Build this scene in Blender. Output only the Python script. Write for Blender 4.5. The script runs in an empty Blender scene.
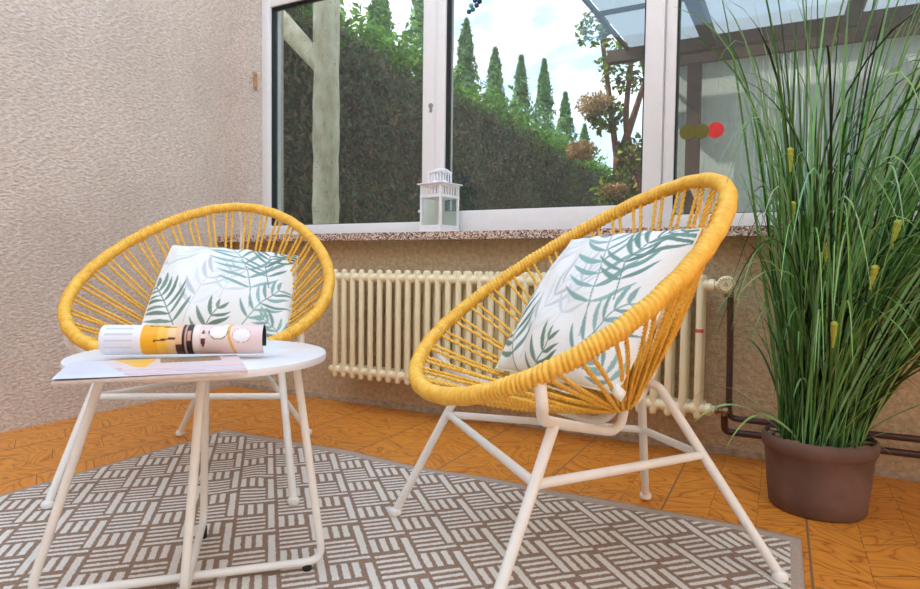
import bpy, bmesh, math, random
import numpy as np
from mathutils import Vector, Matrix, Quaternion
rnd = random.Random(7)
npr = np.random.RandomState(11)
S = bpy.context.scene
COL = S.collection
PI = math.pi

# ------------------------------------------------------------------ camera
cam_d = bpy.data.cameras.new('camera')
cam = bpy.data.objects.new('camera', cam_d)
COL.objects.link(cam)
cam_d.sensor_fit = 'HORIZONTAL'
cam_d.sensor_width = 36.0
cam_d.lens = 615.0 / 920.0 * 36.0
cam_d.clip_start = 0.02
cam_d.clip_end = 300
right = Vector((0.8859, 0.4637, 0.0127)).normalized()
fwd = Vector((-0.4631, 0.8853, -0.0432)).normalized()
up = right.cross(fwd).normalized()
right = fwd.cross(up).normalized()
cam.matrix_world = Matrix(((right.x, up.x, -fwd.x, 2.619), (right.y, up.y, -fwd.y, -2.349),
                           (right.z, up.z, -fwd.z, 0.65), (0, 0, 0, 1)))
S.camera = cam

# ------------------------------------------------------------------ colour management
S.view_settings.view_transform = 'Standard'
S.view_settings.look = 'None'
S.view_settings.gamma = 1
S.view_settings.use_curve_mapping = False
S.view_settings.exposure = 0.52


def lin(r, g, b):
    def f(c):
        c /= 255.0
        return c / 12.92 if c <= 0.04045 else ((c + 0.055) / 1.055) ** 2.4
    return (f(r), f(g), f(b), 1.0)


# ------------------------------------------------------------------ node helper
class NT:
    def __init__(self, tree):
        self.t = tree

    def node(self, typ, **kw):
        n = self.t.nodes.new(typ)
        for k, v in kw.items():
            setattr(n, k, v)
        return n

    def link(self, a, b):
        self.t.links.new(a, b)

    def put(self, sock, v):
        if isinstance(v, V):
            self.link(v.s, sock)
        elif hasattr(v, 'is_output'):
            self.link(v, sock)
        else:
            sock.default_value = v

    def m(self, op, *a):
        n = self.node('ShaderNodeMath', operation=op)
        for i, x in enumerate(a):
            self.put(n.inputs[i], x)
        return V(self, n.outputs[0])

    def mix(self, fac, a, b, blend='MIX'):
        n = self.node('ShaderNodeMix', data_type='RGBA', blend_type=blend)
        self.put(n.inputs[0], fac)
        self.put(n.inputs[6], a)
        self.put(n.inputs[7], b)
        return n.outputs[2]

    def ramp(self, fac, stops):
        n = self.node('ShaderNodeValToRGB')
        self.put(n.inputs[0], fac)
        e = n.color_ramp.elements
        while len(e) < len(stops):
            e.new(0.5)
        for i, (p, c) in enumerate(stops):
            e[i].position = p
            e[i].color = c
        return n.outputs[0]

    def noise(self, vec, scale, detail=4, rough=0.55, dist=0.0):
        n = self.node('ShaderNodeTexNoise')
        self.put(n.inputs['Vector'], vec)
        n.inputs['Scale'].default_value = scale
        n.inputs['Detail'].default_value = detail
        n.inputs['Roughness'].default_value = rough
        n.inputs['Distortion'].default_value = dist
        return V(self, n.outputs['Fac'])

    def mapping(self, vec, scale=(1, 1, 1), rot=(0, 0, 0)):
        n = self.node('ShaderNodeMapping')
        self.put(n.inputs['Vector'], vec)
        n.inputs['Scale'].default_value = scale
        n.inputs['Rotation'].default_value = rot
        return n.outputs[0]

    def bump(self, h, strength, dist=0.01):
        n = self.node('ShaderNodeBump')
        self.put(n.inputs['Height'], h)
        n.inputs['Strength'].default_value = strength
        n.inputs['Distance'].default_value = dist
        return n.outputs[0]


class V:
    def __init__(self, nt, s):
        self.nt = nt
        self.s = s

    def __add__(self, o): return self.nt.m('ADD', self, o)
    def __sub__(self, o): return self.nt.m('SUBTRACT', self, o)
    def __mul__(self, o): return self.nt.m('MULTIPLY', self, o)
    def __truediv__(self, o): return self.nt.m('DIVIDE', self, o)
    def mod(self, o): return self.nt.m('FLOORED_MODULO', self, o)
    def lt(self, o): return self.nt.m('LESS_THAN', self, o)
    def gt(self, o): return self.nt.m('GREATER_THAN', self, o)
    def abs(self): return self.nt.m('ABSOLUTE', self)
    def max(self, o): return self.nt.m('MAXIMUM', self, o)
    def min(self, o): return self.nt.m('MINIMUM', self, o)
    def floor(self): return self.nt.m('FLOOR', self)


def new_mat(name):
    m = bpy.data.materials.new(name)
    m.use_nodes = True
    t = m.node_tree
    b = t.nodes['Principled BSDF']
    return m, NT(t), b


def basic(name, col, rough=0.5, metal=0.0, var=0.06, scale=25, bump=0.0, bscale=200, spec=0.5):
    m, n, b = new_mat(name)
    tc = n.node('ShaderNodeTexCoord')
    f = n.noise(tc.outputs['Object'], scale)
    dark = tuple(c * (1 - var * 2) for c in col[:3]) + (1,)
    lite = tuple(min(1, c * (1 + var * 2)) for c in col[:3]) + (1,)
    n.link(n.ramp(f, [(0.3, dark), (0.7, lite)]), b.inputs['Base Color'])
    b.inputs['Roughness'].default_value = rough
    b.inputs['Metallic'].default_value = metal
    b.inputs['Specular IOR Level'].default_value = spec
    if bump:
        n.link(n.bump(n.noise(tc.outputs['Object'], bscale), bump, 0.002), b.inputs['Normal'])
    return m


def attr_mat(name, rough=0.7, spec=0.3, bump=0.0, bscale=400, transl=0.0, attr='paint'):
    m, n, b = new_mat(name)
    a = n.node('ShaderNodeVertexColor', layer_name=attr)
    tc = n.node('ShaderNodeTexCoord')
    f = n.noise(tc.outputs['Object'], 120)
    c = n.mix(f * 0.14, a.outputs[0], (0.25, 0.25, 0.25, 1), 'MULTIPLY')
    n.link(c, b.inputs['Base Color'])
    b.inputs['Roughness'].default_value = rough
    b.inputs['Specular IOR Level'].default_value = spec
    if bump:
        n.link(n.bump(n.noise(tc.outputs['Object'], bscale), bump, 0.001), b.inputs['Normal'])
    if transl:
        tr = n.node('ShaderNodeBsdfTranslucent')
        n.link(c, tr.inputs[0])
        mx = n.node('ShaderNodeMixShader')
        mx.inputs[0].default_value = transl
        n.link(b.outputs[0], mx.inputs[1])
        n.link(tr.outputs[0], mx.inputs[2])
        n.link(mx.outputs[0], m.node_tree.nodes['Material Output'].inputs[0])
    return m


# ------------------------------------------------------------------ world and sun
W = bpy.data.worlds.new('sky')
S.world = W
W.use_nodes = True
wt = NT(W.node_tree)
bg = W.node_tree.nodes['Background']
tc = wt.node('ShaderNodeTexCoord')
sp = wt.node('ShaderNodeSeparateXYZ')
wt.link(tc.outputs['Generated'], sp.inputs[0])
cl = wt.noise(wt.mapping(tc.outputs['Generated'], (1.0, 1.0, 2.2)), 3.1, 7, 0.56, 0.3)
cloud = wt.ramp(cl, [(0.46, (0, 0, 0, 1)), (0.61, (1, 1, 1, 1))])
blue = wt.ramp(V(wt, sp.outputs[2]), [(0.0, (0.70, 0.83, 0.92, 1)), (0.55, (0.34, 0.56, 0.86, 1))])
skyc = wt.mix(cloud, blue, (1.16, 1.13, 1.07, 1))
isup = V(wt, sp.outputs[2]).gt(-0.01)
wt.link(wt.mix(isup, (0.16, 0.17, 0.13, 1), skyc), bg.inputs[0])
bg.inputs[1].default_value = 2.3

sun_d = bpy.data.lights.new('sun', 'SUN')
sun_d.energy = 7.0
sun_d.angle = 0.009
sun_d.color = (1.0, 0.95, 0.86)
sun = bpy.data.objects.new('sun', sun_d)
COL.objects.link(sun)
sun.location = (-6, -2, 9)
sun.rotation_euler = Vector((0.70, 0.16, -0.70)).to_track_quat('-Z', 'Y').to_euler()


# ------------------------------------------------------------------ mesh helpers
def link(o, parent=None):
    COL.objects.link(o)
    if parent is not None:
        o.parent = parent
    return o


def obj(name, bm, mat, parent=None, smooth=True, angle=40):
    me = bpy.data.meshes.new(name)
    bmesh.ops.recalc_face_normals(bm, faces=bm.faces)
    bm.to_mesh(me)
    bm.free()
    if smooth:
        me.shade_smooth()
        if angle:
            me.set_sharp_from_angle(angle=math.radians(angle))
    if mat:
        me.materials.append(mat)
    return link(bpy.data.objects.new(name, me), parent)


def raw(name, verts, faces, mat, parent=None, colors=None, smooth=True, attr='paint'):
    me = bpy.data.meshes.new(name)
    me.from_pydata([tuple(map(float, v)) for v in verts], [], [tuple(map(int, f)) for f in faces])
    me.update()
    if colors is not None:
        a = me.color_attributes.new(attr, 'FLOAT_COLOR', 'POINT')
        c = np.ones((len(verts), 4), np.float32)
        c[:, :3] = np.asarray(colors)[:, :3]
        a.data.foreach_set('color', c.ravel())
    if smooth:
        me.shade_smooth()
    if mat:
        me.materials.append(mat)
    return link(bpy.data.objects.new(name, me), parent)


def thing(name, label, cat, loc=(0, 0, 0), rz=0.0, group=None, kind=None):
    o = bpy.data.objects.new(name, None)
    o.empty_display_size = 0.1
    o.location = loc
    o.rotation_euler = (0, 0, rz)
    return tag(link(o), label, cat, group, kind)


def tag(o, label=None, cat=None, group=None, kind=None):
    if label:
        o['label'] = label
    if cat:
        o['category'] = cat
    if group:
        o['group'] = group
    if kind:
        o['kind'] = kind
    return o


def add_box(bm, lo, hi, bev=0.0):
    r = bmesh.ops.create_cube(bm, size=1.0)
    vs = r['verts']
    for v in vs:
        v.co = Vector([lo[i] + (v.co[i] + 0.5) * (hi[i] - lo[i]) for i in range(3)])
    if bev:
        es = list({e for v in vs for e in v.link_edges})
        bmesh.ops.bevel(bm, geom=es, offset=bev, segments=2, affect='EDGES', profile=0.6)


def smooth_pts(pts, n=8, closed=False):
    P = [Vector(p) for p in pts]
    out = []
    N = len(P)
    rng = N if closed else N - 1
    for i in range(rng):
        p0 = P[(i - 1) % N] if (closed or i > 0) else P[0] * 2 - P[1]
        p1 = P[i]
        p2 = P[(i + 1) % N]
        p3 = P[(i + 2) % N] if (closed or i + 2 < N) else P[-1] * 2 - P[-2]
        for k in range(n):
            t = k / n
            out.append(0.5 * ((2 * p1) + (p2 - p0) * t + (2 * p0 - 5 * p1 + 4 * p2 - p3) * t * t
                              + (3 * p1 - p0 - 3 * p2 + p3) * t ** 3))
    if not closed:
        out.append(P[-1].copy())
    return out


def round_corner(a, b, c, r, n=6):
    """points replacing corner b of a polyline by an arc-like bend"""
    a, b, c = Vector(a), Vector(b), Vector(c)
    p = b + (a - b).normalized() * r
    q = b + (c - b).normalized() * r
    return [(p * (1 - t) ** 2 + b * 2 * t * (1 - t) + q * t * t) for t in [k / n for k in range(n + 1)]]


def frames(pts, closed=False):
    P = [Vector(p) for p in pts]
    N = len(P)
    T = []
    for i in range(N):
        a = P[(i - 1) % N] if (closed or i > 0) else P[i]
        b = P[(i + 1) % N] if (closed or i < N - 1) else P[i]
        T.append((b - a).normalized())
    ref = Vector((0, 0, 1)) if abs(T[0].z) < 0.9 else Vector((1, 0, 0))
    n0 = (ref - T[0] * ref.dot(T[0])).normalized()
    Ns = [n0]
    for i in range(1, N):
        q = T[i - 1].rotation_difference(T[i])
        n = q @ Ns[-1]
        Ns.append((n - T[i] * n.dot(T[i])).normalized())
    if closed:
        q = T[-1].rotation_difference(T[0])
        n = q @ Ns[-1]
        ang = math.atan2(Ns[0].cross(n).dot(T[0]), Ns[0].dot(n))
        for i in range(N):
            Ns[i] = Quaternion(T[i], -ang * i / N) @ Ns[i]
    return P, T, Ns


def tube(bm, pts, r, seg=10, closed=False, cap=True):
    P, T, Ns = frames(pts, closed)
    N = len(P)
    rings = []
    for i in range(N):
        rr = r(i / max(1, N - 1)) if callable(r) else r
        B = T[i].cross(Ns[i])
        rings.append([bm.verts.new(P[i] + (Ns[i] * math.cos(2 * PI * k / seg) + B * math.sin(2 * PI * k / seg)) * rr)
                      for k in range(seg)])
    for i in range(N if closed else N - 1):
        a, b = rings[i], rings[(i + 1) % N]
        for k in range(seg):
            bm.faces.new((a[k], a[(k + 1) % seg], b[(k + 1) % seg], b[k]))
    if cap and not closed:
        bm.faces.new(rings[0][::-1])
        bm.faces.new(rings[-1])


def lathe(bm, prof, seg=32, c=(0, 0, 0), axis='z', capped=True):
    c = Vector(c)
    rings = []
    for (r, h) in prof:
        ring = []
        for k in range(seg):
            a = 2 * PI * k / seg
            if axis == 'z':
                v = Vector((r * math.cos(a), r * math.sin(a), h))
            elif axis == 'x':
                v = Vector((h, r * math.cos(a), r * math.sin(a)))
            else:
                v = Vector((r * math.cos(a), h, r * math.sin(a)))
            ring.append(bm.verts.new(c + v))
        rings.append(ring)
    for a, b in zip(rings, rings[1:]):
        for k in range(seg):
            bm.faces.new((a[k], a[(k + 1) % seg], b[(k + 1) % seg], b[k]))
    if capped:
        bm.faces.new(rings[0][::-1])
        bm.faces.new(rings[-1])


def dup(root, loc, rz, label, group=None):
    r = root.copy()
    COL.objects.link(r)
    r.location = loc
    r.rotation_euler = (0, 0, rz)
    r['label'] = label
    if group:
        r['group'] = group
    for ch in list(root.children):
        c = ch.copy()
        COL.objects.link(c)
        c.parent = r
        for g in ch.children:
            d = g.copy()
            COL.objects.link(d)
            d.parent = c
    return r


# ------------------------------------------------------------------ materials
def stucco(name, c1, c2, bump, scale, streak=(1, 1, 1), rot=(0, 0, 0), stain=None):
    m, n, b = new_mat(name)
    tc = n.node('ShaderNodeTexCoord')
    o = tc.outputs['Object']
    mp = n.mapping(o, streak, rot)
    h = n.noise(mp, scale, 3, 0.6)
    h2 = n.noise(mp, scale * 2.6, 2, 0.6)
    big = n.noise(o, 2.2, 4)
    col = n.mix(n.ramp(h, [(0.35, (0, 0, 0, 1)), (0.65, (1, 1, 1, 1))]), c1, c2)
    col = n.mix(n.ramp(big, [(0.45, (0, 0, 0, 1)), (0.8, (0.5, 0.5, 0.5, 1))]), col,
                stain or tuple(x * 0.8 for x in c1[:3]) + (1,))
    n.link(col, b.inputs['Base Color'])
    b.inputs['Roughness'].default_value = 0.9
    b.inputs['Specular IOR Level'].default_value = 0.2
    n.link(n.bump(h * 0.75 + h2 * 0.25, bump, 0.012), b.inputs['Normal'])
    return m


M_stucco = stucco('cream_stucco', lin(200, 185, 171), lin(235, 222, 210), 1.0, 66, (1, 0.8, 1.7), (0.5, 0, 0))
M_parapet = stucco('beige_stucco', lin(184, 162, 130), lin(212, 190, 158), 1.0, 52)  # browner stucco tone for the whole wall below the window


def make_tiles():
    m, n, b = new_mat('wood_look_floor_tile')
    tc = n.node('ShaderNodeTexCoord')
    o = tc.outputs['Object']
    s = n.node('ShaderNodeSeparateXYZ')
    n.link(o, s.inputs[0])
    x, y = V(n, s.outputs[0]), V(n, s.outputs[1])
    P = 0.3475
    X = (x - 0.263)
    Y = (y + 0.553)
    xm, ym = X.mod(P), Y.mod(P)
    jx = ((xm - P / 2).abs()).gt(P / 2 - 0.0028)
    jy = ((ym - P / 2).abs()).gt(P / 2 - 0.0012)
    joint = jx.max(jy)
    # printed parquet: three columns with oblique ends
    cw = P / 3
    xc = X.mod(cw)
    ci = (X / cw).floor().mod(2.0)
    tri = ((X.mod(cw * 2) / cw) - 1.0).abs() * cw
    ph = Y + tri * 0.55 + ci * 0.05
    line1 = ((ph.mod(P / 2) - P / 4).abs()).gt(P / 4 - 0.0014)
    seg = ((Y + ci * 0.09).mod(P / 2)).lt(0.075)
    line2 = ((xc - cw / 2).abs()).gt(cw / 2 - 0.0014) * seg
    lines = line1.max(line2)
    # grain
    cell = (ph / (P / 2)).floor() * 3.7 + (X / cw).floor() * 1.9
    cmb = n.node('ShaderNodeCombineXYZ')
    n.put(cmb.inputs[0], x * 7.0 + cell)
    n.put(cmb.inputs[1], y * 15.0 + tri * 8.0)
    n.put(cmb.inputs[2], cell)
    g = n.noise(cmb.outputs[0], 0.75, 1, 0.4, 0.5)
    rings = (g * 9.0).mod(1.0)
    col = n.ramp(rings, [(0.0, lin(216, 134, 48)), (0.42, lin(232, 154, 62)), (0.78, lin(222, 142, 54)), (0.92, lin(168, 92, 30)),
                         (1.0, lin(216, 134, 48))])
    big = n.noise(o, 3.0, 3)
    col = n.mix(big * 0.5, col, lin(204, 122, 44))
    col = n.mix(lines * 0.85, col, lin(112, 58, 22))
    col = n.mix(joint, col, lin(140, 104, 72))
    n.link(col, b.inputs['Base Color'])
    b.inputs['Roughness'].default_value = 0.42
    b.inputs['Specular IOR Level'].default_value = 0.35
    h = n.mix(joint.max(lines * 0.3), (1, 1, 1, 1), (0, 0, 0, 1))
    n.link(n.bump(h, 0.3, 0.002), b.inputs['Normal'])
    return m


M_tile = make_tiles()


def make_granite():
    m, n, b = new_mat('speckled_granite')
    tc = n.node('ShaderNodeTexCoord')
    v = n.node('ShaderNodeTexVoronoi')
    n.link(tc.outputs['Object'], v.inputs['Vector'])
    v.inputs['Scale'].default_value = 190
    sp_ = n.node('ShaderNodeSeparateXYZ')
    n.link(v.outputs['Color'], sp_.inputs[0])
    col = n.ramp(V(n, sp_.outputs[0]), [(0.0, lin(62, 52, 50)), (0.25, lin(120, 96, 84)), (0.5, lin(196, 160, 138)),
                                        (0.75, lin(214, 196, 182)), (1.0, lin(236, 226, 218))])
    n.link(col, b.inputs['Base Color'])
    b.inputs['Roughness'].default_value = 0.25
    return m


M_granite = make_granite()
M_frame = basic('white_window_frame', lin(236, 234, 233), 0.35, var=0.01)
M_gasket = basic('black_gasket', lin(26, 28, 30), 0.6)
M_white_metal = basic('white_powder_coat', lin(240, 238, 231), 0.38, var=0.015)
M_table_top = basic('white_table_lacquer', lin(238, 238, 242), 0.3, var=0.01)
M_black_rubber = basic('black_rubber', lin(30, 28, 28), 0.6)
M_radiator = basic('ivory_radiator_enamel', lin(240, 228, 190), 0.38, var=0.02, scale=10)
M_brown_pipe = basic('brown_painted_pipe', lin(72, 46, 40), 0.4, var=0.08)
M_brass = basic('aged_brass', lin(150, 120, 84), 0.4, 0.7, var=0.1)
M_lantern = basic('white_lantern_metal', lin(242, 242, 246), 0.4, var=0.02)


def make_rope():
    m, n, b = new_mat('yellow_rope')
    tc = n.node('ShaderNodeTexCoord')
    f = n.noise(tc.outputs['Object'], 60, 3)
    n.link(n.ramp(f, [(0.3, lin(234, 178, 60)), (0.7, lin(252, 206, 94))]), b.inputs['Base Color'])
    b.inputs['Roughness'].default_value = 0.45
    b.inputs['Specular IOR Level'].default_value = 0.35
    return m


M_rope = make_rope()


def make_glass():
    m = bpy.data.materials.new('tinted_window_glass')
    m.use_nodes = True
    t = m.node_tree
    t.nodes.clear()
    n = NT(t)
    out = n.node('ShaderNodeOutputMaterial')
    tr = n.node('ShaderNodeBsdfTransparent')
    tr.inputs[0].default_value = (0.71, 0.73, 0.715, 1)
    gl = n.node('ShaderNodeBsdfGlossy')
    gl.inputs['Roughness'].default_value = 0.0
    gl.inputs['Color'].default_value = (1, 1, 1, 1)
    lw = n.node('ShaderNodeLayerWeight')
    lw.inputs[0].default_value = 0.5
    fc = n.m('POWER', V(n, lw.outputs['Facing']), 5.0) * 0.93 + 0.055
    mx = n.node('ShaderNodeMixShader')
    n.put(mx.inputs[0], fc)
    n.link(tr.outputs[0], mx.inputs[1])
    n.link(gl.outputs[0], mx.inputs[2])
    n.link(mx.outputs[0], out.inputs[0])
    return m


M_glass = make_glass()


def make_clear():
    m = bpy.data.materials.new('clear_lantern_glass')
    m.use_nodes = True
    t = m.node_tree
    t.nodes.clear()
    n = NT(t)
    out = n.node('ShaderNodeOutputMaterial')
    tr = n.node('ShaderNodeBsdfTransparent')
    tr.inputs[0].default_value = (0.95, 0.985, 0.965, 1)
    gl = n.node('ShaderNodeBsdfGlossy')
    gl.inputs['Roughness'].default_value = 0.02
    lw = n.node('ShaderNodeLayerWeight')
    lw.inputs[0].default_value = 0.5
    fc = n.m('POWER', V(n, lw.outputs['Facing']), 5.0) * 0.96 + 0.04
    mx = n.node('ShaderNodeMixShader')
    n.put(mx.inputs[0], fc)
    n.link(tr.outputs[0], mx.inputs[1])
    n.link(gl.outputs[0], mx.inputs[2])
    n.link(mx.outputs[0], out.inputs[0])
    return m


M_clear = make_clear()


def make_rug():
    m, n, b = new_mat('woven_rug')
    tc = n.node('ShaderNodeTexCoord')
    o = tc.outputs['Object']
    s = n.node('ShaderNodeSeparateXYZ')
    n.link(o, s.inputs[0])
    x, y = V(n, s.outputs[0]), V(n, s.outputs[1])
    wob = (n.noise(o, 230, 3, .7) - 0.5) * 0.0105
    wob2 = (n.noise(n.mapping(o, (1, 1, 1), (0, 0, 1)), 190, 3, .7) - 0.5) * 0.0105
    p = (x - y) * 0.70711 + wob
    q = (x + y) * 0.70711 + wob2

    def rect(u, v, u0, u1, v0, v1):
        return (u.gt(u0) * u.lt(u1)) * (v.gt(v0) * v.lt(v1))
    mask = None
    for dq, dp in ((0.39, 2.0), (0.49, 2.1)):
        u = (q - (dq - 0.004)).mod(0.2)
        v = (p - (dp - 0.03)).mod(0.2)
        # all v offsets are shifted by +0.03
        k = rect(u, v, 0.0055, 0.0215, 0.034, 0.190)                    # long bar across
        hs = (v - 0.0085).mod(0.0232).lt(0.0112)
        k = k.max(rect(u, v, 0.031, 0.099, 0.0085, 0.092) * hs)         # four stripes
        k = k.max(rect(u, v, 0.031, 0.122, 0.101, 0.1125))              # long stripe
        vs = (u - 0.031).mod(0.0238).lt(0.0142)
        k = k.max(rect(u, v, 0.031, 0.1005, 0.124, 0.191) * vs)         # three short bars
        mask = k if mask is None else mask.max(k)
    # plain border
    ins = rect(x, y, 0.74, 2.655, -2.03, -0.70)
    mask = mask * ins
    weave = n.ramp(n.noise(o, 330, 3, .7), [(.3, (0, 0, 0, 1)), (.7, (1, 1, 1, 1))])
    weave = V(n, weave)
    brown = n.mix(weave, lin(134, 106, 86), lin(186, 158, 138))
    cream = n.mix(weave, lin(222, 212, 199), lin(255, 250, 241))
    bord = n.mix(weave, lin(176, 154, 138), lin(212, 192, 176))
    col = n.mix(mask, brown, cream)
    col = n.mix(ins, bord, col)
    n.link(col, b.inputs['Base Color'])
    b.inputs['Roughness'].default_value = 0.95
    b.inputs['Specular IOR Level'].default_value = 0.1
    n.link(n.bump(mask * 0.6 + weave * 0.5, 0.8, 0.004), b.inputs['Normal'])
    return m


M_rug = make_rug()

# ------------------------------------------------------------------ room shell
def struct(o):
    o['kind'] = 'structure'
    return o


RX, RY = 4.7, -4.6
bm = bmesh.new()
add_box(bm, (-0.25, RY - 0.2, -0.2), (RX + 0.2, 0.0, 0.0))
struct(obj('floor', bm, M_tile, smooth=False))
# left wall: gently uneven plaster, unseen upper part added to keep the sun out
bm = bmesh.new()
add_box(bm, (-0.25, RY - 1.5, 0.0), (0.0, 0.24, 4.6))
struct(obj('wall_left', bm, M_stucco, smooth=False))
WX0, WX1, WZ0, WZ1 = 0.15, 3.45, 0.768, 2.24
bm = bmesh.new()
add_box(bm, (0.0, 0.0, WZ0), (WX0, 0.24, WZ1))
add_box(bm, (0.0, 0.0, WZ1), (RX, 0.24, 2.75))
add_box(bm, (WX1, 0.0, WZ0), (RX, 0.24, WZ1))
wb = struct(obj('wall_back', bm, M_stucco, smooth=False))
bm = bmesh.new()
add_box(bm, (0.0, 0.0, 0.0), (RX, 0.24, WZ0))
struct(obj('wall_under_window', bm, M_parapet, smooth=False))
bm = bmesh.new()
add_box(bm, (RX, RY, 0.0), (RX + 0.2, 0.24, 2.75))
struct(obj('wall_right', bm, M_stucco, smooth=False))  # unseen, added so the room takes its light from above
bm = bmesh.new()
add_box(bm, (0.0, RY - 0.2, 0.0), (RX + 0.2, RY, 3.3))
struct(obj('wall_front', bm, M_stucco, smooth=False))  # added out of view: stops low daylight, gives the glass something pale to reflect

bm = bmesh.new()
add_box(bm, (0.0, -0.006, 0.0), (RX, 0.002, 0.026), 0.002)
struct(obj('baseboard_back', bm, basic('cement_skirting', lin(176, 160, 140), 0.9, var=0.14, scale=40, bump=.4, bscale=90), smooth=False))
bm = bmesh.new()
add_box(bm, (2.75, -1.9, 2.75), (RX + 0.2, 0.24, 2.85))
struct(obj('shade_slab', bm, M_stucco, smooth=False))  # unseen slab added overhead to darken the right of the room

# ------------------------------------------------------------------ window
win = bpy.data.objects.new('window_1', None)
win.location = (0, 0, 0)
link(win)
struct(win)
YF = 0.08     # room face of the frame
bm = bmesh.new()
zt = 2.24
add_box(bm, (0.15, YF, 0.77), (0.21, YF + 0.08, zt), 0.004)          # left jamb
add_box(bm, (3.39, YF, 0.77), (3.45, YF + 0.08, zt), 0.004)
add_box(bm, (0.152, YF + 0.003, 2.005), (3.448, YF + 0.078, zt - 0.002), 0.004)
add_box(bm, (0.152, YF + 0.003, 0.772), (3.448, YF + 0.078, 0.83), 0.004)
add_box(bm, (1.20, YF + 0.006, 0.774), (1.262, YF + 0.076, zt - 0.004), 0.004)
add_box(bm, (2.185, YF + 0.006, 0.774), (2.225, YF + 0.076, zt - 0.004), 0.004)
obj('window_frame', bm, M_frame, win, angle=30)


def sash(x0, x1, z0, z1, yf, wl, wr, wb_, wt_):
    bm = bmesh.new()
    add_box(bm, (x0, yf, z0), (x0 + wl, yf + 0.055, z1), 0.005)
    add_box(bm, (x1 - wr, yf, z0), (x1, yf + 0.055, z1), 0.005)
    add_box(bm, (x0 + wl - 0.004, yf + 0.002, z0), (x1 - wr + 0.004, yf + 0.053, z0 + wb_), 0.005)
    add_box(bm, (x0 + wl - 0.004, yf + 0.002, z1 - wt_), (x1 - wr + 0.004, yf + 0.053, z1), 0.005)
    s = obj('window_sash', bm, M_frame, win, angle=30)
    g = bmesh.new()
    X0, X1, Z0, Z1 = x0 + wl, x1 - wr, z0 + wb_, z1 - wt_
    e = 0.006
    for lo, hi in (((X0 - .003, yf + .012, Z0 - .003), (X0 + e, yf + .05, Z1 + .003)), ((X1 - e, yf + .012, Z0 - .003), (X1 + .003, yf + .05, Z1 + .003)),
                   ((X0, yf + .012, Z0 - .003), (X1, yf + .05, Z0 + .003)), ((X0, yf + .012, Z1 - e), (X1, yf + .05, Z1 + .003))):
        add_box(g, lo, hi)
    obj('glazing_gasket', g, M_gasket, s, smooth=False)
    bm = bmesh.new()
    add_box(bm, (X0, yf + 0.024, Z0), (X1, yf + 0.036, Z1))
    obj('glass_pane', bm, M_glass, win, smooth=False)


sash(0.175, 1.217, 0.798, 2.03, YF - 0.004, 0.036, 0.072, 0.062, 0.035)
sash(1.217 + 0.004, 2.203, 0.798, 2.03, YF - 0.018, 0.048, 0.070, 0.104, 0.035)
sash(2.207, 3.42, 0.798, 2.03, YF - 0.004, 0.038, 0.04, 0.062, 0.035)
# keyhole fitting on the post between left and middle panes
bm = bmesh.new()
lathe(bm, [(0.001, 0.0), (0.012, 0.0), (0.011, -0.006), (0.001, -0.006)], 16, (1.190, YF - 0.002, 1.380), 'y')
add_box(bm, (1.183, YF - 0.007, 1.35), (1.197, YF - 0.002, 1.38), 0.002)
obj('handle_escutcheon', bm, basic('grey_fitting', lin(150, 150, 146), 0.4, 0.3), win)
# granite sill
bm = bmesh.new()
add_box(bm, (0.004, -0.098, 0.768), (3.6, 0.075, 0.802), 0.003)
obj('window_sill', bm, M_granite, win, smooth=False)

# ------------------------------------------------------------------ rug
def make_rug_mesh():
    x0, x1, y0, y1 = 0.722, 2.680, -2.06, -0.660
    nx, ny = 120, 86
    vs, fs = [], []
    for k, h in ((0, 0.0062), (1, 0.0)):
        for j in range(ny + 1):
            for i in range(nx + 1):
                x = x0 + (x1 - x0) * i / nx
                y = y0 + (y1 - y0) * j / ny
                e = 0.006 * math.sin(x * 6.1 + 0.6) + 0.003 * math.sin(x * 15)
                yy = y + (e if j == ny else e * (j / ny) ** 8)
                # soft ripples where the rug does not lie flat
                z = h
                if k == 0:
                    z += 0.006 * math.exp(-((y + 0.70 + 0.02 * math.sin(x * 9)) / 0.05) ** 2) * (0.5 + 0.5 * math.sin(x * 11.0))
                    z += 0.008 * math.exp(-(((x - 1.18) * 0.9 + (y + 0.95) * 0.5) / 0.05) ** 2) * math.exp(-((y + 0.95) / 0.22) ** 2)
                vs.append((x, yy, z + 0.0005))
    W_ = nx + 1
    off = W_ * (ny + 1)
    for j in range(ny):
        for i in range(nx):
            a = j * W_ + i
            fs.append((a, a + 1, a + W_ + 1, a + W_))
            fs.append((off + a, off + a + W_, off + a + W_ + 1, off + a + 1))
    for i in range(nx):
        fs.append((i, off + i, off + i + 1, i + 1))
        a = ny * W_ + i
        fs.append((a, a + 1, off + a + 1, off + a))
    for j in range(ny):
        a = j * W_
        fs.append((a, a + W_, off + a + W_, off + a))
        a = j * W_ + nx
        fs.append((a, off + a, off + a + W_, a + W_))
    o = raw('rug', vs, fs, M_rug)
    tag(o, 'flat woven rug in taupe and cream basket pattern on orange tiles', 'rug')


make_rug_mesh()

# ------------------------------------------------------------------ chairs
U = (0.3663, -0.2075, 0.0225, 0.0325, 0.6230, 0.4000, 0.6149, -0.0031, -0.0011)


def rim(t):
    Wd, k1, k2, yc, zc, Lh, al, q1, q2 = U
    c, s = math.cos(t), math.sin(t)
    x = Wd * s * (1 + k1 * c + k2 * c * c)
    n = q1 * s * s + q2 * c * s * s
    return Vector((x, yc - Lh * c * math.cos(al) + n * math.sin(al), zc + Lh * c * math.sin(al) + n * math.cos(al)))


HUB = Vector((0, -0.108, 0.337))
HN = Vector((0, 0.40, 0.916)).normalized()     # hub ring axis
H1 = Vector((1, 0, 0))
H2 = HN.cross(H1).normalized() * -1            # towards the back
if H2.y > 0:
    H2 = -H2


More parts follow.
